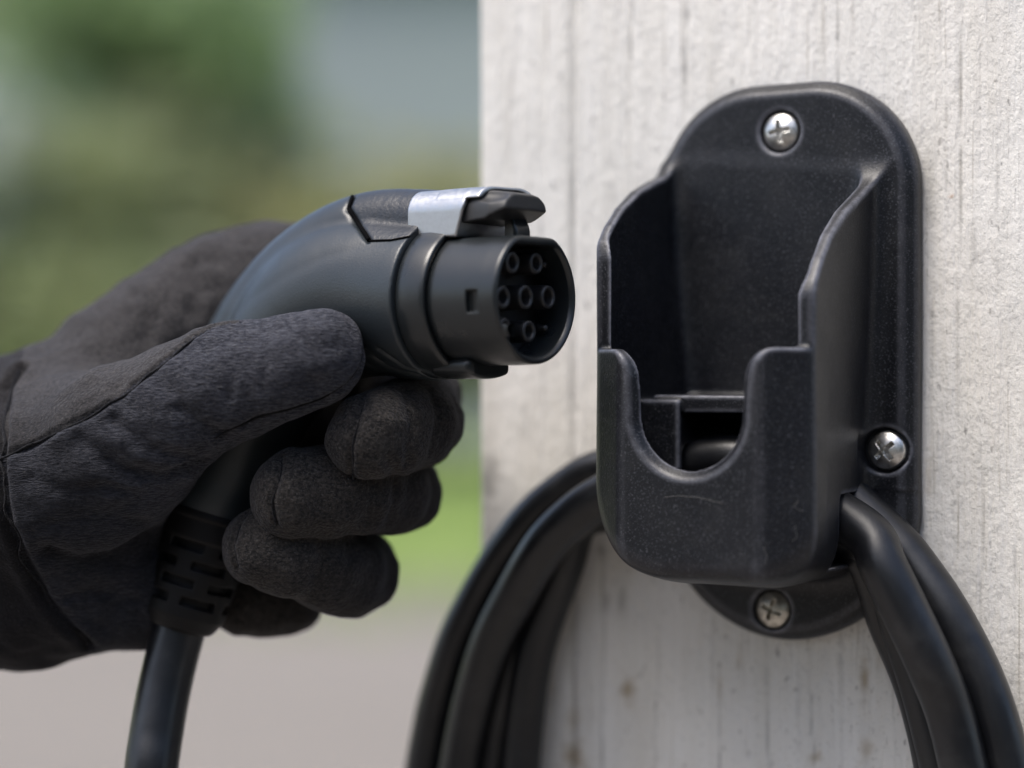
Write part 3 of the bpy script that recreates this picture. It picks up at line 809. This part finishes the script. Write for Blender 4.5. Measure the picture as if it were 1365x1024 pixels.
# ================================================================ GROUND AND BACKGROUND
def sheet(name, x0, x1, y0, y1, z, mat, n=1):
    xs = np.linspace(x0, x1, n+1); ys = np.linspace(y0, y1, n+1); Xg, Yg = np.meshgrid(xs, ys)
    V = np.stack([Xg.ravel(), Yg.ravel(), np.full(Xg.size, z)], 1)
    i = np.arange(n)[:, None]*(n+1)+np.arange(n)[None, :]
    F = np.stack([i, i+1, i+n+2, i+n+1], -1).reshape(-1, 4)
    o = mesh_obj(name, V, F, mat, mm=False, smooth=False); o['kind'] = 'structure'; return o
def ground_mat(name, stops, s1, s2, b=.5):
    m, t, bs = new_mat(name); co = coords(t)
    c = mixc(t, tex(t, co, s1, 4), stops[0], stops[1]); c = mixc(t, ramp(t, tex(t, co, s2, 3, .7), [(.4, 0.), (.65, .7)]), c, stops[2])
    t.links.new(c, bs.inputs['Base Color']); bs.inputs['Roughness'].default_value = .95
    bump(t, bs, [(tex(t, co, s2, 4), b, .03)]); return m
sheet('ground', -300, 300, -250, 350, 0, ground_mat('packed_gravel', ((.178, .158, .136), (.215, .192, .166), (.148, .133, .116)), .8, 25), 4)
LAWN = ground_mat('mown_lawn', ((.20, .27, .075), (.26, .32, .095), (.16, .22, .07)), .5, 9)
sheet('lawn', -60, 60, 12.3, 70, .004, LAWN, 4)
# short grass standing on the nearer lawn
def grass():
    n = 30000; x = rng.uniform(-5, 3, n); y = 9.6+14*rng.uniform(0, 1, n)**.75; a = rng.uniform(0, np.pi*2, n); h = rng.uniform(.03, .09, n); wd = .012
    b = np.stack([x, y, np.full(n, .003)], 1); dx = np.stack([np.cos(a), np.sin(a), a*0], 1)*wd
    tip = b+np.stack([rng.normal(0, .02, n), rng.normal(0, .02, n), h], 1)
    V = np.stack([b-dx, b+dx, tip], 1).reshape(-1, 3); F = np.arange(3*n).reshape(-1, 3)
    m, t, bs = new_mat('grass_blade'); bs.inputs['Base Color'].default_value = (.24, .32, .09, 1); bs.inputs['Roughness'].default_value = .7
    o = mesh_obj('grass', V, F, m, mm=False, smooth=False)
    tag(o, 'short bright green grass on the lawn behind the hand', 'grass', kind='stuff')
grass()
def leaf_mat(name, c1, c2, c3):
    m, t, bs = new_mat(name); co = coords(t)
    c = mixc(t, ramp(t, tex(t, co, 1.1, 3), [(.38, 0.), (.62, 1.)]), c1, c2)
    c = mixc(t, ramp(t, tex(t, co, 9, 2), [(.45, 0.), (.7, .7)]), c, c3)
    t.links.new(c, bs.inputs['Base Color']); bs.inputs['Roughness'].default_value = .6
    tr = nd(t, 'ShaderNodeBsdfTranslucent'); t.links.new(c, tr.inputs[0]); mx = nd(t, 'ShaderNodeMixShader'); mx.inputs[0].default_value = .45
    t.links.new(bs.outputs[0], mx.inputs[1]); t.links.new(tr.outputs[0], mx.inputs[2])
    t.links.new(mx.outputs[0], t.nodes['Material Output'].inputs[0]); return m
LEAF = {'green': leaf_mat('fresh_green_leaf', (.24, .33, .15), (.28, .38, .18), (.25, .33, .19)),
        'dark': leaf_mat('deep_green_leaf', (.26, .35, .24), (.31, .39, .28), (.28, .36, .31)),
        'olive': leaf_mat('olive_leaf', (.36, .36, .17), (.42, .41, .21), (.32, .32, .20)),
        'grey': leaf_mat('grey_green_leaf', (.42, .47, .43), (.48, .53, .49), (.38, .43, .40)),
        'moss': leaf_mat('moss_green_leaf', (.30, .34, .18), (.36, .39, .21), (.28, .31, .20))}
bark, bt, bb = new_mat('bark')
bt.links.new(mixc(bt, tex(bt, coords(bt, (1, 1, .2)), 18, 4), (.05, .04, .03), (.11, .09, .07)), bb.inputs['Base Color']); bb.inputs['Roughness'].default_value = .9
def plant(name, cat, label, x, y, rx, rz, zc, kind, n, leaf=.16, trunk=True, group=None):
    """zc: height of the crown's middle; rx, rz: half sizes"""
    root = empty(name, (x, y, 0), label, cat, group)
    ncl = 26; cl = rng.normal(0, 1, (ncl, 3)); cl /= np.linalg.norm(cl, axis=1)[:, None]
    cl *= rng.uniform(.05, .95, (ncl, 1))**.8; cr = rng.uniform(.3, .62, ncl)
    k = rng.integers(0, ncl, n); d = rng.normal(0, 1, (n, 3)); d /= np.linalg.norm(d, axis=1)[:, None]
    q = cl[k]+d*(cr[k]*rng.uniform(.5, 1, n)**.5)[:, None]
    c = q*np.array([rx, rx, rz])+np.array([x, y, zc]); c = c[c[:, 2] > .05]; m = len(c)
    a = rng.normal(0, 1, (m, 3)); a /= np.linalg.norm(a, axis=1)[:, None]
    b = np.cross(a, rng.normal(0, 1, (m, 3))); b /= np.linalg.norm(b, axis=1)[:, None]
    s = leaf*rng.uniform(.6, 1.3, m)[:, None]
    V = np.stack([c-a*s, c+b*s*.5, c+a*s, c-b*s*.5], 1).reshape(-1, 3); F = np.arange(4*m).reshape(-1, 4)
    o = mesh_obj('crown' if trunk else 'foliage', V, F, LEAF[kind], root, mm=False, smooth=False)
    if trunk:
        base = np.array([x, y, -.05]); top = np.array([x+.1, y, zc+rz*.3]); r0 = .06+rx*.06
        Vt, Ft = tube([base, base*.6+top*.4, base*.3+top*.7, top], [r0*1.3, r0, r0*.8, r0*.4], 12)
        mesh_obj('trunk', Vt, Ft, bark, root, mm=False)
        for i in range(5):
            st = base+(top-base)*rng.uniform(.4, .85); an = rng.uniform(0, 6.28)
            en = st+np.array([math.cos(an)*rx*.6, math.sin(an)*rx*.6, rz*.45]); mid = (st+en)/2+np.array([0, 0, -.1])
            Vt, Ft = tube([st, mid, en], [r0*.45, r0*.3, r0*.12], 8); mesh_obj('limb', Vt, Ft, bark, root, mm=False)
    else:
        for i in range(3):
            an = i*2.1; st = np.array([x+.1*math.cos(an), y+.1*math.sin(an), -.02]); en = np.array([x+rx*.4*math.cos(an), y+rx*.4*math.sin(an), zc+rz*.3])
            Vt, Ft = tube([st, (st+en)/2, en], [.04, .03, .015], 8); mesh_obj('stem', Vt, Ft, bark, root, mm=False)
    return root
def at(px, py, Y): q = P(px, py, Y); return q[0]/1000, q[2]/1000+EYE
# trees and shrubs beyond the lawn
D = 26
for (name, cat, label, px, Yd, rx, py_c, rz, kind, n, lf, tr) in [
    ('broadleaf_tree', 'tree', 'large fresh green tree out of focus at the upper left', 190, 26, 2.1, 30, 1.7, 'green', 3800, .17, True),
    ('conifer_tree', 'tree', 'darker blue-green tree below and left of the fresh green one', 170, 29, 2.6, 190, 1.9, 'dark', 5200, .17, True),
    ('pale_tree', 'tree', 'pale grey-green tree at the far left edge', -45, 24, .8, 225, 1.0, 'grey', 1500, .15, True),
    ('mossy_tree', 'tree', 'dull moss green tree at the top left corner', 10, 33, 1.9, 20, 2.0, 'moss', 4200, .17, True),
    ('olive_shrub', 'shrub', 'yellowish olive shrub just left of the post', 455, 25, 1.5, 330, 1.1, 'olive', 4200, .13, False),
    ('olive_shrub', 'shrub', 'olive shrub partly hidden by the post', 640, 27, 1.5, 350, 1.5, 'olive', 4000, .13, False),
    ('moss_shrub', 'shrub', 'moss green shrub above the cuff of the glove', 180, 24, 1.7, 430, 1.3, 'moss', 4800, .13, False),
    ('moss_shrub', 'shrub', 'broad moss green shrub at the far left above the wrist', -60, 25, 1.7, 420, 1.3, 'moss', 4200, .13, False),
    ('green_shrub', 'shrub', 'dull green shrub standing in front of the dark tree', 185, 25, 1.6, 250, 1.0, 'moss', 3800, .13, False),
    ('pale_shrub', 'shrub', 'pale grey-green shrub between the dark tree and the olive shrub', 330, 28, 1.3, 330, 1.2, 'grey', 2400, .13, False),
    ('dusky_tree', 'tree', 'dusky green tree filling the gap at the far left', 40, 31, 2.0, 330, 1.6, 'dark', 5200, .17, True),
    ('bush', 'shrub', 'mid green bush behind the glove and connector', 360, 27, 1.8, 440, 1.4, 'moss', 4800, .13, False),
    ('hedge_bush', 'shrub', 'low olive bush along the lawn behind the fingers', 560, 30, 1.6, 470, .9, 'moss', 3200, .13, False)]:
    rx *= 1.15; X0, Z0 = at(px, py_c, Yd)
    plant(name, cat, label, X0, Yd, rx, rz, Z0, kind, n, lf, tr)
# added hedge behind the camera, never in view, darkens reflections and blocks sky
def hedge():
    root = empty('added_hedge', (0, -5, 0), 'added unseen green hedge behind the camera, darkening reflections in the black plastic', 'hedge')
    n = 14000; c = np.stack([rng.uniform(-9, 9, n), -5+rng.uniform(-.6, .6, n), rng.uniform(.02, 4.2, n)], 1)
    a = rng.normal(0, 1, (n, 3)); a /= np.linalg.norm(a, axis=1)[:, None]; b = np.cross(a, rng.normal(0, 1, (n, 3))); b /= np.linalg.norm(b, axis=1)[:, None]
    V = np.stack([c-a*.13, c+b*.07, c+a*.13, c-b*.07], 1).reshape(-1, 3)
    mesh_obj('foliage', V, np.arange(4*n).reshape(-1, 4), HEDGE, root, mm=False, smooth=False)
    for i in range(9):
        Vt, Ft = tube([np.array([-8+i*2, -5, -.05]), np.array([-8+i*2.02, -5, 1.8]), np.array([-8+i*2, -5, 3.6])], [.07, .05, .02], 8); mesh_obj('stem', Vt, Ft, bark, root, mm=False)
HEDGE = leaf_mat('hedge_leaf', (.04, .07, .03), (.06, .09, .035), (.05, .075, .035))
hedge()
# a long blue-grey house behind the trees
def house():
    x0, x1, y, h = -14.0, 9.0, 40.0, 9.8
    root = empty('grey_house', ((x0+x1)/2, y, 0), 'long blue-grey rendered house blurred behind the trees', 'house')
    def bx(name, a, b, mat, par=root):
        a = np.array(a, float); b = np.array(b, float)
        V = np.array([[(a, b)[i][0], (a, b)[j][1], (a, b)[k][2]] for i in (0, 1) for j in (0, 1) for k in (0, 1)])
        F = [(0, 1, 3, 2), (4, 6, 7, 5), (0, 4, 5, 1), (2, 3, 7, 6), (0, 2, 6, 4), (1, 5, 7, 3)]
        return mesh_obj(name, V, F, mat, par, mm=False, smooth=False)
    m1 = ground_mat('grey_render', ((.27, .30, .31), (.31, .34, .35), (.24, .27, .28)), .7, 6, .1)
    m2 = ground_mat('slate_roof', ((.21, .24, .25), (.25, .28, .29), (.18, .20, .22)), .7, 6, .1)
    mf, t, b = new_mat('white_frame'); b.inputs['Base Color'].default_value = (.6, .6, .58, 1)
    mg, t, b = new_mat('window_glass'); b.inputs['Base Color'].default_value = (.05, .06, .07, 1); b.inputs['Roughness'].default_value = .08
    bx('wall', (x0, y, 0), (x1, y+8, h), m1)
    V = np.array([[x0-.4, y-.5, h-.1], [x1+.4, y-.5, h-.1], [x1+.4, y+8.5, h-.1], [x0-.4, y+8.5, h-.1], [x0-.4, y+4, h+3.2], [x1+.4, y+4, h+3.2]])
    mesh_obj('roof', V, [(0, 1, 5, 4), (2, 3, 4, 5), (0, 4, 3), (1, 2, 5), (0, 3, 2, 1)], m2, root, mm=False, smooth=False)
    for zf in (1.1, 4.3):
        for i in range(8):
            xa = x0+1.4+i*2.75
            fr = bx('window', (xa, y-.08, zf), (xa+1.3, y-.003, zf+1.5), mf)
            bx('pane', (xa+.1, y-.09, zf+.1), (xa+.62, y-.083, zf+1.4), mg, fr); bx('pane', (xa+.68, y-.09, zf+.1), (xa+1.2, y-.083, zf+1.4), mg, fr)
house()
